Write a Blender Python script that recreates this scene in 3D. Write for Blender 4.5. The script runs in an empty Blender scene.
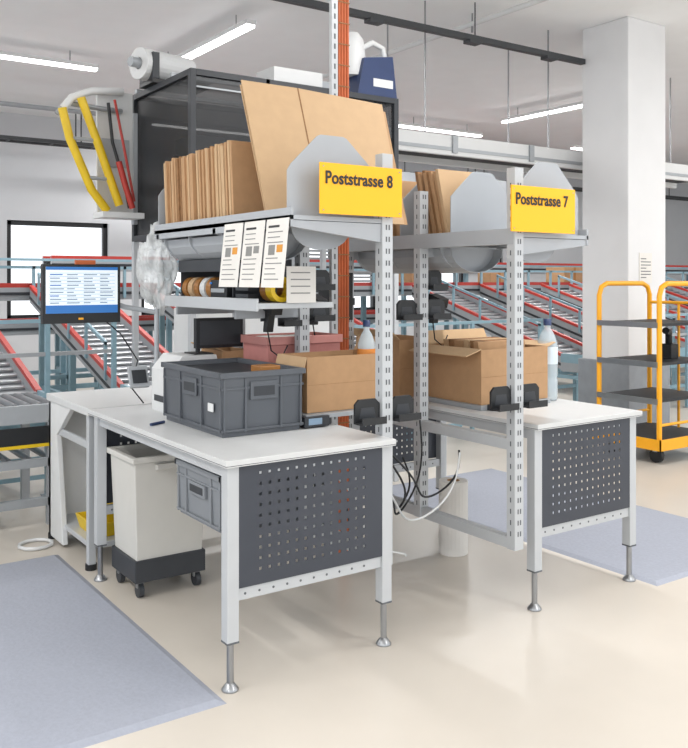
import bpy, math, random, bmesh
from mathutils import Vector, Matrix
from mathutils import noise as NZ
random.seed(4)
S=bpy.context.scene
COL=S.collection

# ---------------------------------------------------------------- materials
def lin(h):
    h=h.lstrip('#'); o=[]
    for i in (0,2,4):
        c=int(h[i:i+2],16)/255
        o.append(c/12.92 if c<=.04045 else ((c+.055)/1.055)**2.4)
    return o+[1.0]
MATS={}
def M(name,hexc,rough=.5,metal=0,noise=.04,scale=12,emit=0,alpha=1,spec=.5,bump=0,trans=0):
    if name in MATS: return MATS[name]
    m=bpy.data.materials.new(name); m.use_nodes=True
    nt=m.node_tree; b=nt.nodes['Principled BSDF']
    c=lin(hexc)
    b.inputs['Roughness'].default_value=rough
    b.inputs['Metallic'].default_value=metal
    b.inputs['Specular IOR Level'].default_value=spec
    b.inputs['Base Color'].default_value=c
    tc=nt.nodes.new('ShaderNodeTexCoord'); n=nt.nodes.new('ShaderNodeTexNoise')
    n.inputs['Scale'].default_value=scale; n.inputs['Detail'].default_value=4
    nt.links.new(tc.outputs['Object'],n.inputs['Vector'])
    if noise>0:
        r=nt.nodes.new('ShaderNodeValToRGB')
        r.color_ramp.elements[0].position=.3; r.color_ramp.elements[1].position=.7
        r.color_ramp.elements[0].color=[max(0,v*(1-noise*2)) for v in c[:3]]+[1]
        r.color_ramp.elements[1].color=[min(1,v*(1+noise)) for v in c[:3]]+[1]
        nt.links.new(n.outputs['Fac'],r.inputs['Fac'])
        nt.links.new(r.outputs['Color'],b.inputs['Base Color'])
    if bump>0:
        bp=nt.nodes.new('ShaderNodeBump'); bp.inputs['Strength'].default_value=bump
        bp.inputs['Distance'].default_value=.01
        nt.links.new(n.outputs['Fac'],bp.inputs['Height']); nt.links.new(bp.outputs['Normal'],b.inputs['Normal'])
    if emit:
        b.inputs['Emission Color'].default_value=c; b.inputs['Emission Strength'].default_value=emit
    if trans: b.inputs['Transmission Weight'].default_value=trans
    b.inputs['Alpha'].default_value=alpha
    MATS[name]=m; return m
FR=M('frame_light_grey','#BCBFC2',.4,.1,.01)
TOPM=M('worktop_offwhite','#CDCECE',.35,0,.01,30)
DK=M('panel_anthracite','#3C4049',.45,.1,.015)
BLK=M('black_plastic','#191B1E',.45)
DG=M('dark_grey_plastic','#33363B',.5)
SLOT=M('slot_dark','#5C5F63',.7)
CRATE=M('crate_grey','#565A60',.42,0,.01)
BINC=M('bin_cream','#CBC9C3',.45,0,.01)
STEEL=M('steel','#A0A2A5',.3,.9,.03)
CARD=M('cardboard','#B48E68',.8,0,.03,25)
CARDL=M('cardboard_light','#C3A37E',.8,0,.02,18)
CARDD=M('cardboard_edge','#926C48',.85,0,.1,60)
YEL=M('sign_yellow','#FFB703',.45,0,.0)
YELP=M('yellow_paint','#E0BC1A',.4)
ORG=M('trolley_yellow','#F6AC18',.4,0,.01)
ORC=M('orange_cable','#BC6034',.6)
GREYPL=M('plate_grey','#A9ADB2',.5,.05,.01)
WHITE=M('white_plastic','#D8D9D9',.4,0,.01)
PAPER=M('paper','#E2DFDA',.8,0,.01)
RED=M('conveyor_red','#B5382F',.4)
TEAL=M('frame_blue_grey','#8CABB8',.4,.2)
BELT=M('belt_black','#25272A',.6)
ALU=M('aluminium','#A4A8AC',.45,.3,.02)
MESH=M('dark_mesh','#1D1F23',.4,0,.03,40,alpha=.62)
BLUE=M('navy_plastic','#2C3C63',.4)
CLEAR=M('clear_plastic','#DCE9F0',.08,0,.0,20,alpha=.5)
FOIL=M('bubble_foil','#E8EBEC',.2,0,.04,60,alpha=.6,bump=1)
PINK=M('pink_sheet','#CF8F88',.7)
PBOX=M('pink_box','#C0807A',.7)
BROWN=M('tape_brown','#A06C34',.4)
WALLM=M('wall_paint','#D3D5D8',.8,0,.01,3)
CEILM=M('ceiling_paint','#F4F5F6',.9,0,.01,3)
PILM=M('pillar_paint','#E0E0E1',.75,0,.01,4)
PGREY=M('pillar_guard_grey','#8E9399',.6)
FLOORM=M('floor_epoxy','#D0C8BD',.3,0,.02,2.2,spec=.45)
MATM=M('mat_blue_grey','#A1A5B1',.8,0,.03,60,bump=.15)
LAMP=M('lamp_diffuser','#FFFFFF',.5,0,0,emit=7)
TRACK=M('track_dark','#3C3E41',.5)
SCR=M('screen_white','#D8E2EA',.3,0,0,emit=.4)
SCRB=M('screen_blue','#2468AE',.3,0,0,emit=.3)
SCRL=M('screen_line','#7C93A8',.3,0,0,emit=.15)

# ---------------------------------------------------------------- builder
class B:
    def __init__(s,name): s.n=name; s.v=[]; s.f=[]; s.m=[]; s.ms=[]; s.sm=[]
    def mi(s,m):
        if m not in s.ms: s.ms.append(m)
        return s.ms.index(m)
    def add(s,vs,fs,m,smooth=False):
        o=len(s.v); s.v+= [Vector(v) for v in vs]; k=s.mi(m)
        for f in fs: s.f.append([i+o for i in f]); s.m.append(k); s.sm.append(smooth)
        return s
    def hexa(s,b4,t4,m):
        return s.add(list(b4)+list(t4),[(3,2,1,0),(4,5,6,7),(0,1,5,4),(1,2,6,5),(2,3,7,6),(3,0,4,7)],m)
    def box(s,x0,x1,y0,y1,z0,z1,m):
        return s.hexa([(x0,y0,z0),(x1,y0,z0),(x1,y1,z0),(x0,y1,z0)],[(x0,y0,z1),(x1,y0,z1),(x1,y1,z1),(x0,y1,z1)],m)
    def cbox(s,c,d,m,mat=None):
        T=(mat or Matrix.Identity(3)); c=Vector(c)
        q=[c+T@Vector((a*d[0]/2,b*d[1]/2,e*d[2]/2)) for e in(-1,1) for a,b in((-1,-1),(1,-1),(1,1),(-1,1))]
        return s.hexa(q[:4],q[4:],m)
    def sweep(s,pts,r,m,seg=10,cap=True,radii=None):
        pts=[Vector(p) for p in pts]; n=len(pts); ref=None; vs=[]
        for i,p in enumerate(pts):
            t=(pts[min(i+1,n-1)]-pts[max(i-1,0)]).normalized()
            if ref is None:
                ref=Vector((0,0,1)) if abs(t.z)<.9 else Vector((1,0,0))
            a=(ref-t*ref.dot(t)).normalized(); b=t.cross(a); ref=a
            rr=radii[i] if radii else r
            for k in range(seg):
                g=2*math.pi*k/seg; vs.append(p+a*math.cos(g)*rr+b*math.sin(g)*rr)
        fs=[]
        for i in range(n-1):
            for k in range(seg):
                k2=(k+1)%seg; fs.append((i*seg+k,i*seg+k2,(i+1)*seg+k2,(i+1)*seg+k))
        s.add(vs,fs,m,True)
        if cap:
            s.add(vs[:seg],[tuple(range(seg))[::-1]],m); s.add(vs[-seg:],[tuple(range(seg))],m)
        return s
    def cyl(s,p0,p1,r,m,seg=14): return s.sweep([p0,p1],r,m,seg)
    def ring(s,c,ax,R,r,w,m,seg=20):
        ax=Vector(ax).normalized(); a=ax.orthogonal().normalized(); b=ax.cross(a); c=Vector(c); vs=[]
        for rad,o in((R,-w/2),(R,w/2),(r,w/2),(r,-w/2)):
            for k in range(seg):
                g=2*math.pi*k/seg; vs.append(c+ax*o+(a*math.cos(g)+b*math.sin(g))*rad)
        fs=[]
        for j in range(4):
            for k in range(seg):
                k2=(k+1)%seg; j2=(j+1)%4; fs.append((j*seg+k,j*seg+k2,j2*seg+k2,j2*seg+k))
        return s.add(vs,fs,m)
    def prism(s,poly,ext,m):
        ext=Vector(ext); n=len(poly); p=[Vector(q) for q in poly]; q=[a+ext for a in p]
        return s.add(p+q,[tuple(range(n))[::-1],tuple(range(n,2*n))]+[(i,(i+1)%n,n+(i+1)%n,n+i) for i in range(n)],m)
    def lathe(s,x,y,prof,m,seg=20):
        vs=[(x+r*math.cos(2*math.pi*k/seg),y+r*math.sin(2*math.pi*k/seg),z) for r,z in prof for k in range(seg)]
        fs=[(i*seg+k,i*seg+(k+1)%seg,(i+1)*seg+(k+1)%seg,(i+1)*seg+k) for i in range(len(prof)-1) for k in range(seg)]
        return s.add(vs,fs,m,True)
    def tub(s,x0,x1,y0,y1,z0,z1,tp,t,m):
        def R(i,z):
            f=(z-z0)/(z1-z0); e=tp*(1-f)+i
            return [(x0+e,y0+e,z),(x1-e,y0+e,z),(x1-e,y1-e,z),(x0+e,y1-e,z)]
        ob,ot=R(0,z0),R(0,z1); ib,it=R(t,z0+t),R(t,z1)
        vs=ob+ot+ib+it; fs=[(3,2,1,0)]
        for i in range(4):
            j=(i+1)%4
            fs+=[(i,j,4+j,4+i),(4+i,4+j,12+j,12+i),(12+i,12+j,8+j,8+i)]
        fs.append((8,9,10,11))
        return s.add(vs,fs,m)
    def done(s,bevel=0,parent=None):
        lo=Vector([min(v[i] for v in s.v) for i in range(3)]); hi=Vector([max(v[i] for v in s.v) for i in range(3)])
        o=Vector(((lo.x+hi.x)/2,(lo.y+hi.y)/2,lo.z))
        me=bpy.data.meshes.new(s.n); me.from_pydata([tuple(v-o) for v in s.v],[],s.f)
        for m in s.ms: me.materials.append(m)
        for i,p in enumerate(me.polygons): p.material_index=s.m[i]; p.use_smooth=s.sm[i]
        me.update()
        ob=bpy.data.objects.new(s.n,me); COL.objects.link(ob); ob.location=o
        if bevel:
            b=ob.modifiers.new('bevel','BEVEL'); b.width=bevel; b.segments=2; b.limit_method='ANGLE'; b.angle_limit=.7
        if parent: ob.parent=parent; ob.location=o-parent.location
        return ob

# ---------------------------------------------------------------- room
H=4.0; HR=3.999
B('floor').box(-6,21,-3,13.7,-.1,0,FLOORM).done()
B('ceiling').box(-6,21,-3,13.7,H,H+.15,CEILM).done()
w=B('wall_back')
WY=13.5
wins=[(0.9,2.95),(3.2,4.75),(5.3,7.6),(8.0,10.1),(10.5,12.4),(12.9,13.5),(16.6,18.6)]
zl,zh=.9,2.4
x=-6
for a,b in wins:
    w.box(x,a,WY,WY+.25,0,H,WALLM); w.box(a,b,WY,WY+.25,0,zl,WALLM); w.box(a,b,WY,WY+.25,zh,H,WALLM); x=b
w.box(x,21,WY,WY+.25,0,H,WALLM); w.done()
for i,(a,b) in enumerate(wins):
    q=B('window_%d'%(i+1)); t=.07
    q.box(a,b,WY+.05,WY+.13,zh-t,zh,BLK).box(a,b,WY+.05,WY+.13,zl,zl+t,BLK).box(a,a+t,WY+.05,WY+.13,zl,zh,BLK).box(b-t,b,WY+.05,WY+.13,zl,zh,BLK)
    if i!=1: q.box((a+b)/2-.02,(a+b)/2+.02,WY+.05,WY+.13,zl,zh,BLK)
    if i in(3,5,6):
        for k in range(16): q.box(a+t,b-t,WY+.03,WY+.045,zh-.1-k*.07,zh-.06-k*.07,ALU)
    q.done()
B('wall_right').box(20.9,21.1,-3,13.5,0,H,WALLM).done()
p=B('pillar'); p.box(6.87,7.45,5.22,5.77,0,H,PILM)
p.box(6.84,7.48,5.19,5.80,0,.72,PGREY); p.done(.01)
n=B('notice_sheet'); n.box(7.03,7.22,5.212,5.219,1.47,1.76,PAPER)
for k in range(7): n.box(7.05,7.20 if k%3 else 7.13,5.21,5.212,1.70-k*.03,1.708-k*.03,SLOT)
n.done()
def lamp(x0,x1,y0,y1,z=3.84):
    l=B('fluorescent_lamp'); l.box(x0,x1,y0,y1,z,z+.04,WHITE)
    l.box(x0+.01,x1-.01,y0+.01,y1-.01,z-.025,z,LAMP)
    cx,cy=(x0+x1)/2,(y0+y1)/2
    if x1-x0>y1-y0: pts=[(x0+.3,cy),(x1-.3,cy)]
    else: pts=[(cx,y0+.3),(cx,y1-.3)]
    for a,b in pts: l.cyl((a,b,z+.04),(a,b,HR),.006,STEEL,6)
    o=l.done()
    d=bpy.data.lights.new('tube_light','AREA'); d.shape='RECTANGLE'; d.size=x1-x0; d.size_y=y1-y0; d.energy=63; d.color=(1,.995,.985)
    lo=bpy.data.objects.new('tube_light',d); COL.objects.link(lo); lo.parent=o; lo.location=Vector((cx,cy,z-.03))-o.location
for X in(-1.6,3.8,9.2,14.6):
    for ya,yb in((-2.2,.2),(1.8,4.0),(7.0,9.2)):
        lamp(X-.05,X+.05,ya,yb)
for xa,xb,Y in((1.0,3.2,9.46),(8.1,9.8,10.3),(12,14,10.3),(5,7.2,12.3)): lamp(xa,xb,Y-.05,Y+.05)
t=B('busbar_track'); t.box(-2,6.86,5.72,5.78,3.645,3.695,TRACK)
for X in range(-1,7,2): t.cyl((X+.4,5.75,3.69),(X+.4,5.75,HR),.006,TRACK,6)
for X in(4.2,5.3,6.3): t.box(X,X+.14,5.705,5.795,3.62,3.65,TRACK)
t.done()
t=B('cable_tray')
t.box(-3,20,12.5,12.55,3.45,3.5,TRACK).box(-3,20,12.75,12.8,3.45,3.5,TRACK)
for k in range(38): t.box(-3+k*.6,-2.97+k*.6,12.5,12.8,3.45,3.46,TRACK)
for X in range(-2,20,2): t.cyl((X,12.52,3.5),(X,12.52,HR),.01,TRACK,6); t.cyl((X,12.77,3.5),(X,12.77,HR),.01,TRACK,6)
t.done()
t=B('wall_pipe'); t.cyl((-3,11.4,3.72),(20,11.4,3.72),.03,ALU)
for X in range(-2,20,3): t.cyl((X,11.4,3.72),(X,11.4,HR),.008,TRACK,6)
t.done()
t=B('sprinkler_pipe'); t.cyl((5.6,-1,3.9),(5.6,12.2,3.9),.025,WHITE)
for Y in range(0,12,2):
    t.cyl((5.6,Y,3.9),(5.6,Y,HR),.008,STEEL,6); t.cyl((5.6,Y,3.82),(5.6,Y,3.9),.012,STEEL,6)
t.done()
t=B('ventilation_duct'); t.box(8.4,13.4,11.6,12.2,2.9,3.35,ALU)
for X in(9,11,13): t.cyl((X,11.9,3.35),(X,11.9,HR),.012,TRACK,6)
for k in range(5): t.box(8.4+k*1.1,8.44+k*1.1,11.58,12.22,2.88,3.37,STEEL)
t.done()

def mat(x0,x1,y0,y1):
    m=B('anti_fatigue_mat'); e=.03
    m.hexa([(x0,y0,0),(x1,y0,0),(x1,y1,0),(x0,y1,0)],[(x0+e,y0+e,.012),(x1-e,y0+e,.012),(x1-e,y1-e,.012),(x0+e,y1-e,.012)],MATM)
    m.done()
mat(.25,1.40,2.76,4.78); mat(3.67,4.87,2.62,5.0)

# ---------------------------------------------------------------- desks
def perf(name,x0,x1,z0,z1,y,parent,nc=13,nr=10,sp=.0395,h=.0115):
    cx=(x0+x1)/2; cz=(z0+z1)/2+.01
    def coords(a,b,c,n):
        L=[a]
        for i in range(n):
            p=c+(i-(n-1)/2)*sp
            L+=[p-h/2,p+h/2]
        return L+[b]
    xs=coords(x0,x1,cx,nc); zs=coords(z0,z1,cz,nr)
    me=bpy.data.meshes.new(name); vs=[(a,y,b) for b in zs for a in xs]; W=len(xs); fs=[]
    for j in range(len(zs)-1):
        for i in range(W-1):
            if i%2==1 and j%2==1: continue
            fs.append((j*W+i,j*W+i+1,(j+1)*W+i+1,(j+1)*W+i))
    o=parent.location
    me.from_pydata([(a-o.x,b-o.y,c-o.z) for a,b,c in vs],[],fs); me.materials.append(DK)
    ob=bpy.data.objects.new(name,me); COL.objects.link(ob); ob.parent=parent
    s=ob.modifiers.new('s','SOLIDIFY'); s.thickness=.003
def desk(x0,x1,y0,y1,ol,orr):
    d=B('packing_desk'); zt=.85; L=.048
    d.box(x0-ol,x1+orr,y0-.03,y1+.03,zt-.026,zt,TOPM)
    d.box(x0-ol-.001,x1+orr+.001,y0-.031,y1+.031,zt-.022,zt-.019,SLOT)
    for X in(x0,x1-L):
        for Y in(y0,y1-L):
            d.box(X,X+L,Y,Y+L,.18,zt-.026,FR)
            c=(X+L/2,Y+L/2)
            d.cyl((c[0],c[1],.015),(c[0],c[1],.3),.013,STEEL)
            d.lathe(c[0],c[1],[(0,.03),(.014,.029),(.028,.012),(.032,.006),(.032,0),(0,0)],STEEL)
            d.box(X-.001,X+L+.001,Y-.001,Y+L+.001,.174,.182,SLOT)
    for Y in(y0,y1-L):
        d.box(x0+L,x1-L,Y+.005,Y+L-.005,zt-.07,zt-.026,FR)
        d.box(x0+L,x1-L,Y+.01,Y+.035,.325,.37,FR)
        k=x0+L+.03
        while k<x1-L-.03: d.cyl((k,Y+.009,.347),(k,Y+.011,.347),.005,SLOT,8); k+=.06
    for X in(x0+.012,x1-L+.012): d.box(X,X+L-.024,y0+L,y1-L,zt-.075,zt-.026,FR)
    ob=d.done(.003)
    perf('end_panel',x0+.035,x1-.035,.372,.822,y0+.002,ob)
    perf('rear_panel',x0+.035,x1-.035,.372,.822,y1-.002,ob)
    return ob
desk(1.432,2.184,2.82,4.28,.02,0)
desk(2.93,3.655,2.73,4.2,.01,.01)

# ---------------------------------------------------------------- shelf racks
def rack(xp,side,y0,zs,ytop,L=1.33,pl=(.03,.48,.92,1.32),zb=.3):
    r=B('shelf_rack'); D=.47*side
    def bx(a,b,*k): r.box(min(a,b),max(a,b),*k)
    for j in range(3):
        Y=y0+j*.655
        r.box(xp-.027,xp+.027,Y-.025,Y+.025,zb,ytop if j<1 else ytop-.05,FR)
        z=zb+.06
        while z<ytop-.08:
            r.box(xp-.010,xp-.003,Y-.0258,Y-.025,z,z+.022,SLOT); r.box(xp+.005,xp+.012,Y-.0258,Y-.025,z,z+.022,SLOT)
            r.box(xp-.0278,xp-.027,Y-.003,Y+.004,z,z+.022,SLOT)
            z+=.05
        r.prism([(xp,Y-.015,zs-.1),(xp,Y-.015,zs-.02),(xp+D,Y-.015,zs-.02),(xp+D,Y-.015,zs-.045)],(0,.03,0),GREYPL)
    r.box(xp-.02,xp+.02,y0,y0+L,zb,zb+.05,FR)
    r.box(xp-.02,xp+.02,y0,y0+L,.74,.79,FR)
    bx(xp+side*.02,xp+D,y0-.02,y0+L+.02,zs-.018,zs,GREYPL)
    bx(xp+D-.012*side,xp+D,y0-.02,y0+L+.02,zs-.045,zs+.03,GREYPL)
    bx(xp-side*.03,xp+side*.02,y0-.02,y0+L+.02,zs-.05,zs+.02,GREYPL)
    a=xp+side*.03; b=xp+D*.97; hh=.335
    for i,p_ in enumerate(pl):
        Y=y0+p_
        def P(f,z): return (a+(b-a)*f,Y,zs+z)
        poly=[P(0,0),P(0,hh*.6),P(.08,hh*.7),P(.33,hh*.98),P(.37,hh),P(.63,hh),P(.67,hh*.98),P(.96,hh*.62),P(1,hh*.54),P(1,0)]
        r.prism(poly,(0,.006,0),GREYPL)
    for i,p_ in enumerate((.03,.48,.92,1.22)):
        Y=y0+p_
        rad=.09 if i==0 else .13
        poly=[(a+(b-a)*(.5+(.34 if i==0 else .46)*math.cos(g)),Y+.08,zs-.04-rad*math.sin(g)) for g in [math.pi*k/14 for k in range(15)]]
        r.prism(poly,(0,.006,0),GREYPL)
    n=10
    for k in range(n):
        g0=math.pi*(1+k/n); g1=math.pi*(1+(k+1)/n); c=(a+b)/2; rr=abs(b-a)*.42
        q=[(c+rr*math.cos(g),zs-.05+.12*math.sin(g)) for g in(g0,g1)]
        r.hexa([(q[0][0],y0+.5,q[0][1]-.003),(q[1][0],y0+.5,q[1][1]-.003),(q[1][0],y0+L,q[1][1]-.003),(q[0][0],y0+L,q[0][1]-.003)],
               [(q[0][0],y0+.5,q[0][1]),(q[1][0],y0+.5,q[1][1]),(q[1][0],y0+L,q[1][1]),(q[0][0],y0+L,q[0][1])],GREYPL)
    return r.done(.002)
rack(2.216,-1,2.915,1.755,2.03,pl=(.03,1.33))
rack(2.825,1,2.75,1.71,2.0,pl=(.03,.46,.86,1.3))

def sign(x0,x1,y,z0,z1,txt,sx):
    s=B('street_sign'); s.box(x0,x1,y-.008,y,z0,z1,YEL)
    for X in(x0+.015,x1-.015):
        for Z in(z0+.015,z1-.015): s.cyl((X,y-.0095,Z),(X,y-.008,Z),.003,STEEL,8)
    s.box(x0+.1,x0+.13,y,y+.045,z0+.02,z0+.05,GREYPL).box(x1-.13,x1-.1,y,y+.045,z0+.02,z0+.05,GREYPL)
    o=s.done(.001)
    c=bpy.data.curves.new('sign_text','FONT'); c.body=txt; c.size=.071; c.extrude=.0008; c.offset=.0016
    c.space_character=1.03
    c.materials.append(BLK)
    t=bpy.data.objects.new('sign_text',c); COL.objects.link(t); t.parent=o
    t.rotation_euler=(math.pi/2,0,0); t.location=Vector((x0+.022,y-.010,z1-.082))-o.location
    t.scale=(sx,1,1)
sign(1.855,2.265,2.862,1.762,1.965,'Poststrasse 8',.86)
sign(2.735,3.145,2.69,1.712,1.915,'Poststrasse 7',.86)

# ---------------------------------------------------------------- cardboard on shelves
def stack(x0,x1,y0,y1,z0,h,n,nm='folded_cardboard_stack',ln0=.03):
    s=B(nm); st=(y1-y0)/n
    for i in range(n):
        y=y0+i*st; hh=h*(1-.05*random.random()); dx=random.uniform(-.012,.012); ln=ln0+random.uniform(-.003,.003)
        m=random.choice([CARD,CARD,CARDL,CARDD])
        s.hexa([(x0+dx,y,z0),(x1+dx,y,z0),(x1+dx,y+st*.9,z0),(x0+dx,y+st*.9,z0)],
               [(x0+dx,y+ln,z0+hh),(x1+dx,y+ln,z0+hh),(x1+dx,y+ln+st*.9,z0+hh),(x0+dx,y+ln+st*.9,z0+hh)],m)
    s.done()
stack(1.785,2.14,3.43,3.80,1.757,.37,19); stack(1.775,2.12,3.805,4.19,1.757,.36,20)
stack(2.90,3.16,3.27,3.46,1.712,.36,8,ln0=.09); stack(2.90,3.18,3.66,3.92,1.712,.34,10,ln0=.06)
s=B('leaning_cardboard_sheet')
for k,(yo,xo,m,top) in enumerate(((0,0,CARDL,2.375),(.014,.03,CARD,2.345),(.028,.01,CARDL,2.36))):
    for a,b in((1.80,2.08),(2.084,2.55)):
        s.hexa([(a+xo,3.17+yo,1.76),(b+xo-.02,3.17+yo,1.76),(b+xo-.02,3.177+yo,1.76),(a+xo,3.177+yo,1.76)],
           [(a+xo-.02,3.37+yo,top),(b+xo,3.37+yo,top-.02*(b>2.3)),(b+xo,3.377+yo,top-.02*(b>2.3)),(a+xo-.02,3.377+yo,top)],m)
s.hexa([(2.079,3.169,1.76),(2.085,3.169,1.76),(2.085,3.171,1.76),(2.079,3.171,1.76)],[(2.065,3.368,2.374),(2.071,3.368,2.374),(2.071,3.371,2.374),(2.065,3.371,2.374)],CARDD)
s.done()

PN=M('paper_ink','#8A8A88',.8); PO=M('paper_orange','#D6953F',.8)
for i,y in enumerate((2.90,3.09,3.28)):
    s=B('hanging_paper'); X=1.742
    s.hexa([(X-.03,y,1.47),(X-.03,y+.175,1.47),(X-.029,y+.175,1.47),(X-.029,y,1.47)],[(X,y,1.745),(X,y+.175,1.745),(X+.001,y+.175,1.745),(X+.001,y,1.745)],PAPER)
    def pl(y0,y1,z0,z1,m):
        def xx(z): return X-.0012-.03*(1.745-z)/.275
        s.hexa([(xx(z0),y0,z0),(xx(z0),y1,z0),(xx(z0)+.001,y1,z0),(xx(z0)+.001,y0,z0)],[(xx(z1),y0,z1),(xx(z1),y1,z1),(xx(z1)+.001,y1,z1),(xx(z1)+.001,y0,z1)],m)
    pl(y+.07,y+.155,1.71,1.719,BLK)
    for k in range(10):
        if k in(3,4): continue
        pl(y+.165-random.uniform(.09,.14),y+.155,1.69-k*.021,1.694-k*.021,PN)
    pl(y+.03,y+.075,1.61,1.64,PO if i!=1 else PN); pl(y+.09,y+.14,1.60,1.64,PN)
    s.done()
s=B('hanging_paper'); s.box(1.93,2.08,3.235,3.238,1.40,1.56,PAPER)
for k in range(4): s.box(1.95,2.05,3.234,3.235,1.53-k*.03,1.535-k*.03,PN)
s.done()

s=B('equipment_shelf')
s.box(1.80,2.185,3.25,4.24,1.375,1.40,FR); s.box(1.79,1.80,3.25,4.24,1.365,1.42,FR)
for Y in(3.565,4.22): s.box(1.85,2.187,Y-.01,Y+.01,1.32,1.375,GREYPL)
s.box(1.86,2.18,3.6,4.2,1.545,1.555,DG); s.box(1.85,1.86,3.6,4.2,1.54,1.60,DG)
for Y in(3.61,4.19): s.box(1.86,2.18,Y-.005,Y+.005,1.40,1.60,DG)
s.done(.002)
s=B('scanner_tray_stack'); s.box(1.88,2.12,3.66,3.86,1.556,1.60,BLK); s.box(1.90,2.10,3.92,4.12,1.556,1.575,WHITE); s.box(1.90,2.10,3.93,4.1,1.575,1.60,DG); s.done(.003)
s=B('label_printer'); s.box(1.84,2.06,3.63,3.80,1.401,1.50,BLK); s.box(1.835,1.84,3.65,3.79,1.44,1.46,ALU); s.box(1.835,1.84,3.78,3.80,1.48,1.49,SCRB); s.done(.006)
s=B('tape_roll_row')
for i,(y,m) in enumerate(((3.88,BROWN),(3.95,WHITE),(4.02,BROWN),(4.09,CARDL),(4.16,BROWN))): s.ring((1.92,y,1.459),(0,1,0),.057,.036,.05,m)
s.done()
s=B('tape_roll_row')
for i,(y,m) in enumerate(((3.30,YELP),(3.37,BROWN))): s.ring((1.93+.01*i,y,1.459),(0,1,0),.057,.036,.05,m)
s.done()
s=B('document_tray')
for k in range(3): s.tub(1.84,2.12,3.42,3.54,1.402+k*.05,1.437+k*.05,.0,.004,DG); s.box(1.86,2.10,3.43,3.53,1.407+k*.05,1.417+k*.05,PAPER)
s.box(2.115,2.12,3.42,3.54,1.402,1.54,DG); s.done()
fo=bpy.data.meshes.new('bubble_wrap_bundle')
bm=bmesh.new(); bmesh.ops.create_icosphere(bm,subdivisions=5,radius=1)
for v in bm.verts:
    c=v.co.copy(); d=NZ.noise(c*1.6)*.35+NZ.noise(Vector((c.x*5,c.y*5,c.z*2.5)))*.28+NZ.noise(c*14)*.07
    wz=.095*(1+.2*c.z)
    v.co=Vector((c.x*wz,c.y*wz*1.1,c.z*.20))*(1+d)
for f in bm.faces: f.smooth=True
bm.to_mesh(fo); bm.free(); fo.materials.append(FOIL)
o=bpy.data.objects.new('bubble_wrap_bundle',fo); COL.objects.link(o); o.location=(1.82,4.39,1.56)

# ---------------------------------------------------------------- items on desk 8
s=B('euro_crate'); x0,x1,y0,y1,z0=1.60,1.99,3.20,3.80,.85
s.tub(x0,x1,y0,y1,z0,1.11,.010,.01,CRATE)
for a in((x0-.01,x1+.01,y0-.01,y0+.008),(x0-.01,x1+.01,y1-.008,y1+.01),(x0-.01,x0+.008,y0,y1),(x1-.008,x1+.01,y0,y1)):
    s.box(*a,1.095,1.118,CRATE)
for a in((x0-.003,x1+.003,y0-.003,y0+.008),(x0-.003,x0+.008,y0,y1)):
    s.box(*a,.872,.882,CRATE); s.box(*a,1.045,1.055,CRATE)
for Y in(y0+.012,y0+.19,y0+.41,y1-.012): s.box(x0-.005,x0+.02,Y-.005,Y+.005,.87,1.09,CRATE)
for X in(x0+.012,x0+.11,x1-.11,x1-.012): s.box(X-.005,X+.005,y0-.005,y0+.02,.87,1.09,CRATE)
s.box(x0+.13,x1-.13,y0-.008,y0,1.0,1.075,CRATE); s.box(x0+.145,x1-.145,y0-.0095,y0-.007,1.015,1.055,DG)
s.box(x0-.008,x0,y0+.23,y0+.37,1.0,1.075,CRATE); s.box(x0-.0095,x0-.007,y0+.245,y0+.355,1.015,1.055,DG)
s.box(x0-.006,x0-.002,y0+.07,y0+.12,.95,.985,WHITE)
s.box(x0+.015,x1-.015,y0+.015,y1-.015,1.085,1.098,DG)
s.done(.003)
s=B('parcel_tape_bundle'); s.box(1.82,1.92,3.27,3.36,1.099,1.128,BROWN); s.done(.004)
def cbox(x0,x1,y0,y1,z0,z1,fl,name='cardboard_box',m=CARD):
    s=B(name); s.tub(x0,x1,y0,y1,z0,z1,0,.006,m)
    for (a,b,dx,dy,zz) in fl:
        a=Vector(a);b=Vector(b);d=Vector((dx,dy,zz))
        nrm=(b-a).cross(d).normalized()*.005
        s.prism([a,b,b+d,a+d],nrm,CARDL if m is CARD else m)
    s.box(x0+.002,x1-.002,y0-.0008,y0,(z0+z1)/2-.001,(z0+z1)/2,CARDD)
    return s.done()
s=B('parcel_scale'); s.box(2.03,2.17,3.25,3.52,.85,.885,DG); s.box(2.02,2.50,3.22,3.54,.885,.905,ALU)
s.prism([(2.0,3.2,.855),(2.13,3.2,.855),(2.13,3.2,.90),(2.0,3.2,.90)],(0,.04,0),DG); s.box(2.02,2.09,3.198,3.2,.865,.893,SCRL)
s.done(.003)
cbox(2.05,2.48,3.26,3.51,.907,1.155,[((2.05,3.26,1.155),(2.05,3.51,1.155),-.02,0,-.07),((2.48,3.26,1.155),(2.48,3.51,1.155),.03,0,.07)])
s=B('pink_storage_box'); s.tub(2.06,2.48,3.63,3.88,.852,1.185,.0,.006,PBOX)
s.tub(2.05,2.49,3.62,3.89,1.186,1.225,.0,.006,PINK)
for k in range(4): s.box(2.08+.01*k,2.44-.02*k,3.65,3.86,1.195+k*.006,1.199+k*.006,PAPER)
s.done(.002)
cbox(1.98,2.15,3.95,4.2,.852,1.14,[((1.98,3.95,1.14),(1.98,4.2,1.14),-.06,0,.03)])
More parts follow.
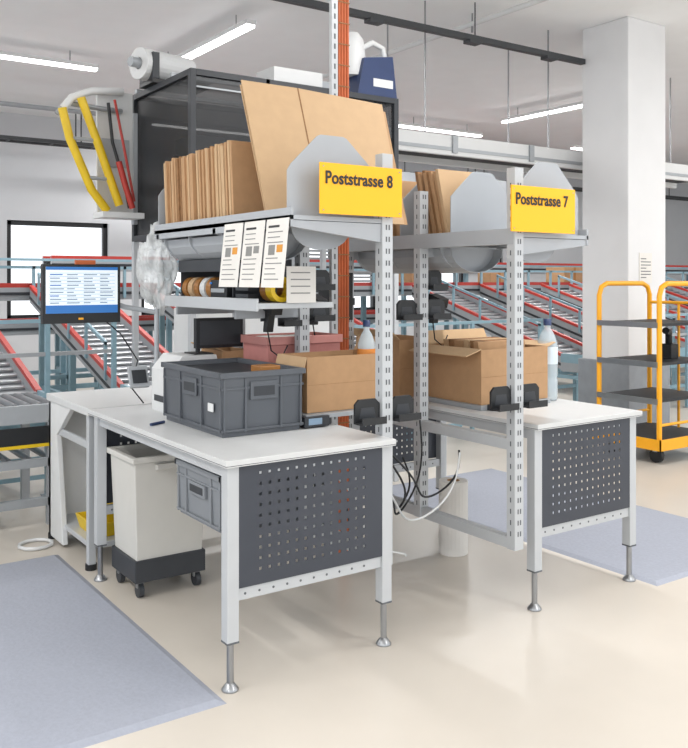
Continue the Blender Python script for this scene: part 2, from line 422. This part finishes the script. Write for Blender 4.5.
def bottle(x,y,z,h,r,cap):
    s=B('water_bottle')
    s.lathe(x,y,[(0,z),(r*.9,z),(r,z+.02),(r,z+h*.25),(r*.93,z+h*.28),(r,z+h*.31),(r,z+h*.6),(r*.95,z+h*.72),(r*.6,z+h*.83),(r*.33,z+h*.88),(r*.33,z+h*.93)],CLEAR)
    s.lathe(x,y,[(r*1.01,z+h*.45),(r*1.01,z+h*.66)],cap)
    s.lathe(x,y,[(r*.4,z+h*.92),(r*.4,z+h),(0,z+h)],BLUE); s.done()
bottle(2.42,3.32,.915,.395,.044,M('label_orange','#E08C3A',.5))
bottle(3.575,3.24,.85,.44,.055,M('label_pale','#D7E2EA',.5))
s=B('desktop_printer'); s.box(1.68,1.94,3.9,4.14,.85,1.06,WHITE); s.prism([(1.68,3.9,1.06),(1.94,3.9,1.06),(1.92,3.9,1.13),(1.74,3.9,1.13)],(0,.24,0),WHITE); s.box(1.675,1.68,3.94,4.1,.9,.93,DG); s.box(1.70,1.90,3.898,3.9,.92,.96,DG); s.done(.008)
s=B('flat_display'); s.box(1.83,1.965,3.94,3.97,1.16,1.31,BLK).box(1.965,2.09,3.94,3.97,1.16,1.31,BLK) ; s.box(1.85,2.075,3.938,3.94,1.175,1.295,DG); s.cyl((1.86,3.985,1.135),(1.86,3.985,1.2),.012,BLK); s.box(1.82,1.92,3.93,4.06,1.131,1.137,BLK); s.done(.003)
s=B('blue_pen'); s.cyl((1.48,3.66,.856),(1.56,3.70,.856),.007,BLUE,8); s.done()
for x,y,z in((2.02,3.52,1.285),(2.40,3.72,1.30),(3.02,3.5,1.30)):
    s=B('barcode_scanner'); s.cbox((x,y,z+.09),(.06,.10,.05),BLK,Matrix.Rotation(.3,3,'X')); s.hexa([(x-.018,y+.02,z-.03),(x+.018,y+.02,z-.03),(x+.018,y+.055,z-.03),(x-.018,y+.055,z-.03)],[(x-.018,y-.005,z+.08),(x+.018,y-.005,z+.08),(x+.018,y+.04,z+.08),(x-.018,y+.04,z+.08)],BLK)
    s.box(x-.035,x+.035,y+.04,y+.05,z+.02,z+.12,DG); s.sweep([(x,y+.04,z-.03),(x+.03,y+.06,z-.12),(x+.08,y+.05,z-.16),(x+.12,y+.06,z-.1)],.004,BLK,6); s.done(.004)

s=B('computer_monitor')
s.box(1.185,1.575,4.30,4.335,1.285,1.578,BLK)
s.box(1.20,1.56,4.298,4.30,1.335,1.565,SCR)
s.box(1.20,1.56,4.2965,4.298,1.550,1.565,SCRB)
s.box(1.20,1.56,4.2965,4.298,1.335,1.375,SCRB)
for k in range(9):
    z=1.535-k*.0175
    s.box(1.215,1.545,4.2972,4.298,z-.0015,z,SCRL)
    for c in range(4): s.box(1.22+c*.083,1.22+c*.083+random.uniform(.03,.07),4.2968,4.298,z-.011,z-.006,SCRB if c==0 and k%3==0 else SCRL)
s.box(1.36,1.385,4.297,4.30,1.302,1.312,ORG)
s.cyl((1.38,4.33,1.43),(1.38,4.40,1.43),.03,DG)
s.sweep([(1.38,4.40,1.43),(1.50,4.42,1.41),(1.62,4.36,1.36),(1.78,4.32,1.33)],.013,GREYPL)
s.sweep([(1.78,4.32,1.35),(1.78,4.32,1.1),(1.78,4.32,.85)],.013,GREYPL)
s.sweep([(1.5,4.34,1.30),(1.6,4.36,1.22),(1.68,4.33,1.08),(1.63,4.30,.95),(1.7,4.30,.86)],.004,BLK,6)
s.cbox((1.66,4.27,1.0),(.10,.022,.11),GREYPL,Matrix.Rotation(-.4,3,'X')); s.cbox((1.66,4.256,1.005),(.075,.004,.07),DG,Matrix.Rotation(-.4,3,'X'))
s.sweep([(1.66,4.28,1.0),(1.72,4.31,.98),(1.78,4.32,.98)],.010,GREYPL,8)
s.box(1.35,1.45,4.31,4.33,1.578,1.60,ORC)
s.done(.003)

def holder(x0,x1,y,z0,z1):
    s=B('black_holder')
    s.prism([(x0,y,z0),(x1,y,z0),(x1,y,z1-.02),(x1-.02,y,z1),(x0+.02,y,z1),(x0,y,z1-.02)],(0,.012,0),BLK)
    s.prism([(x0+.02,y-.001,z0+.02),(x1-.02,y-.001,z0+.02),(x1-.03,y-.001,z1-.035),(x0+.03,y-.001,z1-.035)],(0,.001,0),DG)
    s.box(x0,x1,y-.05,y,z0,z0+.006,BLK); s.box(x0,x1,y-.052,y-.048,z0,z0+.03,BLK); s.done(.002)
for a,b,y,z in((2.06,2.185,2.905,.905),(2.25,2.37,2.905,.905),(2.675,2.795,2.745,.93),(2.855,2.975,2.745,.93),(2.08,2.18,3.56,1.28),(2.25,2.37,3.56,1.30),(2.86,2.98,3.40,1.30),(2.67,2.79,3.40,1.30),(2.86,2.96,3.40,1.45),(2.26,2.37,3.56,1.45)):
    holder(a,b,y,z,z+.10)
s=B('wall_scanner_unit'); s.box(2.3,2.46,3.93,4.03,1.32,1.56,BLK); s.box(2.32,2.44,3.928,3.93,1.42,1.54,DG); s.box(2.24,2.3,3.96,3.99,1.40,1.44,BLK); s.done(.006)
s=B('wall_scanner_unit'); s.box(2.60,2.75,3.9,4.02,1.28,1.54,BLK); s.box(2.62,2.73,3.898,3.9,1.4,1.52,DG); s.box(2.75,2.80,3.95,3.98,1.36,1.4,BLK); s.done(.006)

cbox(3.02,3.50,3.17,3.62,.875,1.15,[((3.02,3.17,1.15),(3.02,3.62,1.15),-.10,0,-.03),((3.02,3.62,1.15),(3.50,3.62,1.15),0,.04,.07),((3.50,3.17,1.15),(3.50,3.62,1.15),.06,0,.02)])
s=B('parcel_scale'); s.box(3.0,3.50,3.15,3.64,.85,.874,ALU); s.box(3.04,3.2,3.11,3.15,.85,.88,DG); s.done(.003)
stack(3.1,3.44,3.25,3.52,.885,.31,7,'folded_cardboard_stack')
cbox(2.95,3.25,3.74,4.15,.852,1.17,[((2.95,3.74,1.17),(2.95,4.15,1.17),-.06,0,.05)])

# under-desk
s=B('rolling_bin'); x0,x1,y0,y1=1.49,1.86,3.88,4.21
s.tub(x0,x1,y0,y1,.17,.66,.018,.01,BINC)
for a in((x0-.015,x1+.015,y0-.015,y0+.012),(x0-.015,x1+.015,y1-.012,y1+.015),(x0-.015,x0+.012,y0,y1),(x1-.012,x1+.015,y0,y1)): s.box(*a,.64,.668,BINC)
s.box(x0+.005,x1-.005,y0+.005,y1-.005,.075,.18,DG)
s.box(x0+.1,x1-.1,y0-.02,y0,.60,.63,BINC)
for X in(x0+.04,x1-.04):
    for Y in(y0+.04,y1-.04): s.cyl((X-.012,Y,.035),(X+.012,Y,.035),.035,DG); s.box(X-.018,X+.018,Y-.012,Y+.012,.045,.08,STEEL)
s.done(.012)
LC=M('crate_light','#7F8388',.45,0,.01)
s=B('hanging_crate'); s.tub(1.485,1.85,2.97,3.38,.53,.75,.008,.008,LC)
for a in((1.475,1.86,2.96,2.98),(1.475,1.86,3.37,3.39),(1.475,1.49,2.96,3.39),(1.845,1.86,2.96,3.39)): s.box(*a,.73,.755,LC)
for a in((1.48,1.85,2.968,2.98),(1.48,1.49,2.968,3.382)): s.box(*a,.69,.698,LC); s.box(*a,.545,.553,LC)
s.box(1.474,1.488,3.10,3.25,.64,.69,LC); s.box(1.472,1.478,3.115,3.235,.65,.68,DG)
for Y in(2.982,3.06,3.29,3.368): s.box(1.480,1.5,Y-.005,Y+.005,.54,.74,LC)
s.box(1.50,1.83,2.97,2.99,.75,.824,FR).box(1.50,1.83,3.36,3.38,.75,.824,FR); s.done(.003)

s=B('side_table')
s.box(1.44,2.1,4.40,5.15,.80,.84,TOPM); s.box(1.45,2.08,5.09,5.13,.02,.80,WHITE)
s.box(1.45,1.49,4.42,4.46,.02,.80,FR); s.box(2.04,2.08,4.42,4.46,.02,.80,FR)
s.prism([(1.45,5.13,.02),(1.45,4.86,.02),(1.45,4.98,.62),(1.45,4.72,.80),(1.45,5.13,.80)],(.03,0,0),WHITE)
s.box(1.47,2.08,4.44,5.1,.10,.13,FR); s.box(1.46,1.48,4.44,5.1,.62,.66,FR)
for X in(1.47,2.06):
    for Y in(4.44,5.11): s.cyl((X,Y,0),(X,Y,.03),.03,BLK)
s.done(.004)
s=B('yellow_tray'); s.tub(1.50,1.80,4.50,4.80,.131,.21,.02,.01,YELP); s.box(1.55,1.75,4.55,4.75,.15,.25,YELP); s.box(1.6,1.63,4.54,4.76,.25,.256,BLK); s.done(.006)
s=B('floor_cable_ring'); s.sweep([(1.34+.09*math.cos(k*.63),5.0+.09*math.sin(k*.63),.012) for k in range(11)],.01,WHITE,8,False); s.done()

s=B('cable_bundle')
def hang(a,b,sag,m,r=.005,w=.05):
    a=Vector(a);b=Vector(b);pts=[]
    for k in range(25):
        f=k/24; p=a.lerp(b,f); p.z-=sag*4*f*(1-f); p.x+=w*math.sin(f*9); p.y+=w*math.cos(f*6); pts.append(p)
    s.sweep(pts,r,m,6)
for a,b,g,m in(((2.29,3.1,.80),(2.75,3.3,.80),.38,BLK),((2.3,3.5,.8),(2.72,3.6,.76),.5,BLK),((2.29,3.2,.75),(2.7,2.95,.7),.3,WHITE),((2.35,3.0,.7),(2.72,3.4,.6),.2,BLK),((2.29,3.4,.6),(2.5,3.1,.22),.1,WHITE),((2.3,3.0,.78),(2.74,3.0,.7),.2,BLK),((2.3,3.8,.8),(2.7,3.9,.7),.35,BLK)): hang(a,b,g,m)
s.box(2.25,2.28,3.0,3.9,.74,.79,WHITE)
s.done()
s=B('paper_roll'); s.ring((3.20,3.58,.20),(0,0,1),.08,.035,.40,PAPER,24); s.ring((3.20,3.58,.20),(0,0,1),.036,.03,.402,CARD,24); s.done(.003)
s=B('computer_tower'); s.box(2.72,2.90,4.25,4.6,.0,.55,WHITE); s.box(2.735,2.885,4.245,4.25,.3,.5,DG); s.box(2.735,2.885,4.245,4.25,.05,.12,DG); s.done(.01)

s=B('service_column'); cx,cy=2.545,3.74
s.box(cx-.05,cx-.012,cy-.012,cy+.012,0,HR,FR)
for k in range(75): s.box(cx-.036,cx-.026,cy-.0125,cy-.012,.1+k*.052,.128+k*.052,SLOT)
for o in(.002,.02,.038,.056): s.cyl((cx+o,cy,0.01),(cx+o,cy,HR),.009,ORC,8)
for k in range(34): s.box(cx-.012,cx+.065,cy+.008,cy+.012,.2+k*.11,.215+k*.11,FR); s.box(cx-.008,cx+.065,cy-.0105,cy-.008,.2+k*.11,.206+k*.11,CARDD)
s.box(cx-.05,cx+.08,cy-.05,cy+.05,0,.01,FR); s.done()

# ---------------------------------------------------------------- machine behind
s=B('packaging_machine'); x0,x1,y0,y1,z0,z1=2.32,4.0,5.08,6.1,1.78,2.85
t=.04
for X in(x0,x1-t):
    for Y in(y0,y1-t): s.box(X,X+t,Y,Y+t,z0,z1,DG); s.box(X,X+t,Y,Y+t,0,z0,FR)
s.box(x0+.55,x0+.58,y0,y0+t,z0,z1,DG); s.box(x0+1.1,x0+1.13,y0,y0+t,z0,z1,DG)
for Z in(z0,z1-t,.75):
    for Y in(y0,y1-t): s.box(x0+t,x1-t,Y,Y+t,Z,Z+t,DG if Z>1 else FR)
    for X in(x0,x1-t): s.box(X,X+t,y0+t,y1-t,Z,Z+t,DG if Z>1 else FR)
s.box(x0+t,x1-t,y0+.02,y0+.024,z0+t,z1-t,MESH); s.box(x0+.02,x0+.024,y0+t,y1-t,z0+t,z1-t,MESH)
s.box(x0+t,x1-t,y1-.024,y1-.02,z0+t,z1-t,MESH)
s.box(x0+.1,x1-.1,y0+.1,y1-.1,.8,.9,ALU); s.box(x0+.6,x1-.6,y0+.3,y1-.3,1.3,2.2,ALU); s.box(x0+.2,x1-.3,y0+.3,y1-.3,.9,1.3,WHITE)
s.box(x0+.62,x0+.75,y0+.05,y0+.2,2.35,2.62,WHITE); s.box(x0+.2,x0+.45,y0+.4,y0+.7,2.25,2.5,GREYPL)
s.cyl((x0+.1,y0+.5,2.3),(x1-.1,y0+.5,2.3),.06,ALU)
s.box(x0,x1,y0+.3,y0+.33,z1,z1+.03,ALU); s.box(x0,x1,y1-.1,y1-.07,z1,z1+.03,ALU)
for Z in(z1-.12,z0+.25): s.box(x0+t,x0+.5,y0-.005,y0,Z,Z+.012,ALU)
mach=s.done(.003)
s=B('film_roll'); s.ring((2.42,5.75,2.99),(1,.25,0),.11,.04,.42,WHITE,24); s.cyl((2.15,5.68,2.99),(2.72,5.82,2.99),.035,ALU); s.box(2.28,2.33,5.6,5.85,2.88,3.06,DG); s.box(2.5,2.7,5.55,5.9,2.88,2.94,DG); s.box(2.28,2.7,5.6,5.85,2.85,2.88,BLK); s.done(.003)
s=B('stretch_wrap_device'); s.hexa([(3.64,5.1,2.85),(4.0,5.1,2.85),(4.0,5.36,2.85),(3.64,5.36,2.85)],[(3.70,5.1,3.12),(3.96,5.1,3.16),(3.96,5.36,3.16),(3.70,5.36,3.12)],BLUE)
s.lathe(3.68,5.23,[(0,3.32),(.05,3.32),(.085,3.27),(.10,3.14),(.09,3.0),(0,3.0)],WHITE)
s.box(3.78,3.96,5.098,5.10,2.92,2.98,WHITE)
s.sweep([(3.72,5.2,3.20),(3.84,5.2,3.27),(3.94,5.2,3.24),(3.96,5.2,3.14)],.022,WHITE); s.box(3.0,3.40,5.2,5.45,2.88,2.98,WHITE); s.box(3.4,3.64,5.25,5.4,2.88,2.94,GREYPL); s.done(.01)
s=B('hose_bracket')
s.box(2.03,2.29,6.0,6.03,1.96,2.84,WHITE); s.box(2.29,2.32,5.98,6.03,1.9,2.7,GREYPL); s.box(2.06,2.26,5.985,6.0,2.3,2.5,GREYPL)
s.sweep([(1.76,5.9,2.66),(1.82,5.9,2.74),(1.95,5.9,2.80),(2.2,5.97,2.84)],.028,WHITE); s.sweep([(1.72,5.9,2.62),(1.78,5.9,2.70),(2.0,5.95,2.70),(2.2,5.98,2.70)],.018,ALU)
s.sweep([(1.75,5.88,2.66),(1.80,5.88,2.46),(1.95,5.88,2.12),(2.06,5.88,1.98)],.03,YELP); s.sweep([(1.87,5.86,2.74),(1.98,5.86,2.46),(2.14,5.86,2.02)],.03,YELP)
s.sweep([(1.80,5.87,2.46),(1.98,5.86,2.46)],.014,ALU,8); s.sweep([(1.92,5.87,2.2),(2.08,5.86,2.2)],.014,ALU,8)
s.sweep([(2.05,5.83,2.72),(2.08,5.83,2.45),(2.17,5.83,2.15),(2.2,5.83,2.0)],.012,BLK,8); s.sweep([(2.12,5.82,2.32),(2.17,5.82,2.15),(2.22,5.82,2.0)],.022,RED)
s.sweep([(2.12,5.9,2.76),(2.15,5.84,2.5),(2.24,5.84,2.05)],.010,RED,8)
s.box(2.0,2.30,5.80,6.0,1.93,1.97,WHITE); s.done(.002,parent=mach)
s=B('overhead_conveyor')
s.box(4.02,9.5,5.95,6.0,2.64,2.82,WHITE).box(4.02,9.5,6.5,6.55,2.64,2.82,WHITE).box(4.02,9.5,6.0,6.5,2.70,2.74,BELT)
s.box(4.02,9.5,5.94,5.95,2.68,2.71,ALU)
for X in(5.0,6.6,8.2,9.4):
    for Y in(5.97,6.52): s.cyl((X,Y,2.82),(X,Y,HR),.008,STEEL,8)
for k in range(5): s.box(4.3+k,4.36+k,5.93,5.95,2.66,2.82,ALU)
s.sweep([(4.15,5.9,2.72),(4.25,5.9,2.95)],.02,YELP)
s.done()

# ---------------------------------------------------------------- sorting conveyors
s=B('sorting_conveyor')
def long_conv(y0,y1,z,x0,x1):
    s.box(x0,x1,y0,y0+.05,z-.14,z+.0,ALU).box(x0,x1,y1-.05,y1,z-.14,z+.0,ALU)
    s.box(x0,x1,y0,y0+.05,z,z+.045,RED).box(x0,x1,y1-.05,y1,z,z+.045,RED)
    s.box(x0,x1,y0+.05,y1-.05,z-.03,z-.01,BELT); s.box(x0,x1,y0-.012,y0,z-.08,z-.05,DG)
    X=x0+.2
    while X<x1:
        for Y in(y0+.05,y1-.1): s.box(X,X+.06,Y,Y+.06,0,z-.1,TEAL)
        s.box(X,X+.06,y0+.05,y1-.05,.3,.35,TEAL); X+=1.3
    s.box(x0,x1,y0+.06,y0+.1,.3,.35,TEAL)
long_conv(9.5,10.2,1.42,-2,18); long_conv(11.2,11.8,.95,-2,18); long_conv(10.5,10.9,1.75,3,18)
s.box(-2,18,9.45,9.48,1.62,1.65,TEAL); s.box(-2,18,10.22,10.25,1.72,1.75,TEAL)
for k in range(40): s.box(-2+k*.5,-1.97+k*.5,9.45,9.48,1.3,1.65,TEAL)
s.done()
for i,X in enumerate([-.1,1.2,2.5,3.8,5.1,6.4,7.7,9.0,10.3,11.6,12.9]):
    if 6<X<7: continue
    s=B('parcel_chute'); ya,yb,za,zb=9.44,6.75,1.36,.58
    wd=.62
    def sl(x0,x1,dz0,dz1,m):
        s.hexa([(x0,yb,zb+dz0),(x1,yb,zb+dz0),(x1,ya,za+dz0),(x0,ya,za+dz0)],[(x0,yb,zb+dz1),(x1,yb,zb+dz1),(x1,ya,za+dz1),(x0,ya,za+dz1)],m)
    for xx in(X-.03,X+wd):
        sl(xx,xx+.03,-.10,.05,ALU); sl(xx-.006,xx+.036,.05,.085,RED)
    sl(X,X+wd,-.05,-.02,ALU); sl(X-.034,X-.03,-.06,-.03,DG)
    f=.06
    while f<1:
        Y=yb+(ya-yb)*f; zz=zb+(za-zb)*f-.012
        s.cyl((X+.02,Y,zz),(X+wd-.02,Y,zz),.02,STEEL,6); f+=.045
    s.box(X-.03,X+wd+.03,yb-.5,yb,zb-.12,zb-.02,ALU); s.box(X-.03,X+wd+.03,yb-.53,yb-.5,zb-.12,zb+.10,TEAL)
    s.box(X-.03,X,yb-.5,yb,zb-.02,zb+.08,TEAL); s.box(X+wd,X+wd+.03,yb-.5,yb,zb-.02,zb+.08,TEAL)
    for Y,z in((yb-.45,zb-.1),(yb+.3,zb-.02),(yb+1.3,zb+.25),(yb+2.3,zb+.55)):
        for xx in(X-.03,X+wd-.03): s.box(xx,xx+.055,Y,Y+.055,0,z,TEAL)
        s.box(X,X+wd,Y+.01,Y+.04,.2,.24,TEAL)
    s.box(X-.03,X+.01,yb-.45,yb+2.3,.38,.42,TEAL)
    for Y in(yb+.3,yb+.8,yb+1.3,yb+1.8,yb+2.3):
        zz=zb+(Y-yb)*(za-zb)/(ya-yb); s.box(X-.05,X-.03,Y,Y+.03,zz,zz+.32,TEAL)
    s.hexa([(X-.05,yb+.3,zb+.38),(X-.03,yb+.3,zb+.38),(X-.03,yb+2.33,zb+.97),(X-.05,yb+2.33,zb+.97)],[(X-.05,yb+.3,zb+.41),(X-.03,yb+.3,zb+.41),(X-.03,yb+2.33,zb+1.0),(X-.05,yb+2.33,zb+1.0)],TEAL)
    s.done()
def railing(x0,x1,y,h):
    s=B('safety_railing'); n=max(2,int(round((x1-x0)/.45)))
    for k in range(n+1):
        X=x0+(x1-x0)*k/n; s.box(X-.016,X+.016,y-.016,y+.016,0,h,TEAL); s.box(X-.04,X+.04,y-.03,y+.03,0,.008,ALU)
    for Z in(.12,h*.5,h-.25,h-.02): s.box(x0,x1,y-.012,y+.012,Z,Z+.028,TEAL if Z!=h-.25 else ALU)
    s.done()
railing(.3,2.2,6.14,1.22); railing(4.25,6.7,6.13,1.1); railing(7.7,11,6.1,1.1)
for a in((3.0,9.65,1.411,.4,.3,.25),(7.8,9.6,1.411,.5,.35,.3),(9.4,9.65,1.411,.35,.3,.2),(11,9.6,1.411,.5,.4,.3),(5.4,9.65,1.411,.4,.4,.3)):
    x,y,z,dx,dy,dz=a; s=B('parcel'); s.box(x,x+dx,y,y+dy,z,z+dz,CARD); s.box(x+dx/2-.03,x+dx/2+.03,y-.001,y+dy+.001,z,z+dz+.001,BROWN); s.done(.004)
s=B('roller_conveyor'); x0,x1,y0,y1,z=-1.2,1.62,5.4,6.05,.72
s.box(x0,x1,y0,y0+.04,z-.09,z+.02,ALU).box(x0,x1,y1-.04,y1,z-.09,z+.02,ALU)
X=x0+.06
while X<x1-.03: s.cyl((X,y0+.04,z),(X,y1-.04,z),.028,STEEL,10); X+=.075
s.box(x0,x1,y0-.012,y0,z-.22,z-.11,BLK); s.box(x0,x1,y0-.015,y0-.012,z-.235,z-.215,YELP)
X=x1-.1
while X>x0:
    for Y in(y0,y1-.05): s.box(X,X+.05,Y,Y+.05,0,z-.08,ALU)
    X-=.9
for Z in(.12,.36): s.box(x0,x1,y0,y0+.04,Z,Z+.05,ALU)
X=x0+.1
while X<x1: s.cyl((X,y0+.05,.40),(X,y1-.04,.40),.02,STEEL,8); X+=.12
s.done()

# ---------------------------------------------------------------- trolley
s=B('cage_trolley'); x0,x1,y0,y1=6.08,6.78,4.32,4.92
for Y in(y0,y1):
    zt=1.47; r=.022
    pts=[(x0,Y,.12),(x0,Y,zt-.1),(x0+.03,Y,zt-.03),(x0+.1,Y,zt),(x1-.1,Y,zt),(x1-.03,Y,zt-.03),(x1,Y,zt-.1),(x1,Y,.12)]
    s.sweep(pts,r,ORG,10)
    s.cyl((x0,Y,.32),(x1,Y,.32),.012,ORG)
s.cyl((x1,y0,1.3),(x1,y1,1.3),.014,ORG); s.cyl((x1,(y0+y1)/2,.2),(x1,(y0+y1)/2,1.3),.012,ORG)
for Z in(.50,.80,1.12): s.box(x0-.02,x1+.02,y0+.02,y1-.02,Z,Z+.025,BELT); s.box(x0-.03,x0-.02,y0,y1,Z-.01,Z+.035,STEEL)
s.box(x0-.03,x1+.03,y0-.03,y1+.03,.14,.20,BELT); s.box(x0-.04,x1+.04,y0-.04,y0-.03,.12,.21,ORG); s.box(x0-.04,x0-.03,y0-.04,y1+.04,.12,.21,ORG)
for X in(x0+.08,x1-.08):
    for Y in(y0+.08,y1-.08): s.cyl((X-.02,Y,.06),(X+.02,Y,.06),.06,BLK); s.box(X-.03,X+.03,Y-.02,Y+.02,.09,.14,STEEL)
s.done()
s=B('hand_scanner'); s.box(6.5,6.6,4.5,4.62,.826,.95,BLK); s.sweep([(6.55,4.56,.95),(6.52,4.54,1.05),(6.42,4.5,1.07)],.03,BLK); s.done(.004)

# ---------------------------------------------------------------- world & camera
wd=bpy.data.worlds.new('world'); S.world=wd; wd.use_nodes=True
bg=wd.node_tree.nodes['Background']; bg.inputs[0].default_value=(.93,.965,1,1); bg.inputs[1].default_value=1.65
cam=bpy.data.cameras.new('camera'); co=bpy.data.objects.new('camera',cam); COL.objects.link(co)
cam.sensor_fit='HORIZONTAL'; cam.sensor_width=36; cam.lens=866/688*36; cam.shift_y=-94/688
co.location=(0,0,1.5); co.rotation_euler=(math.pi/2,0,-math.radians(34.6))
cam.clip_end=200
S.camera=co
S.view_settings.view_transform='Standard'
S.view_settings.exposure=.06
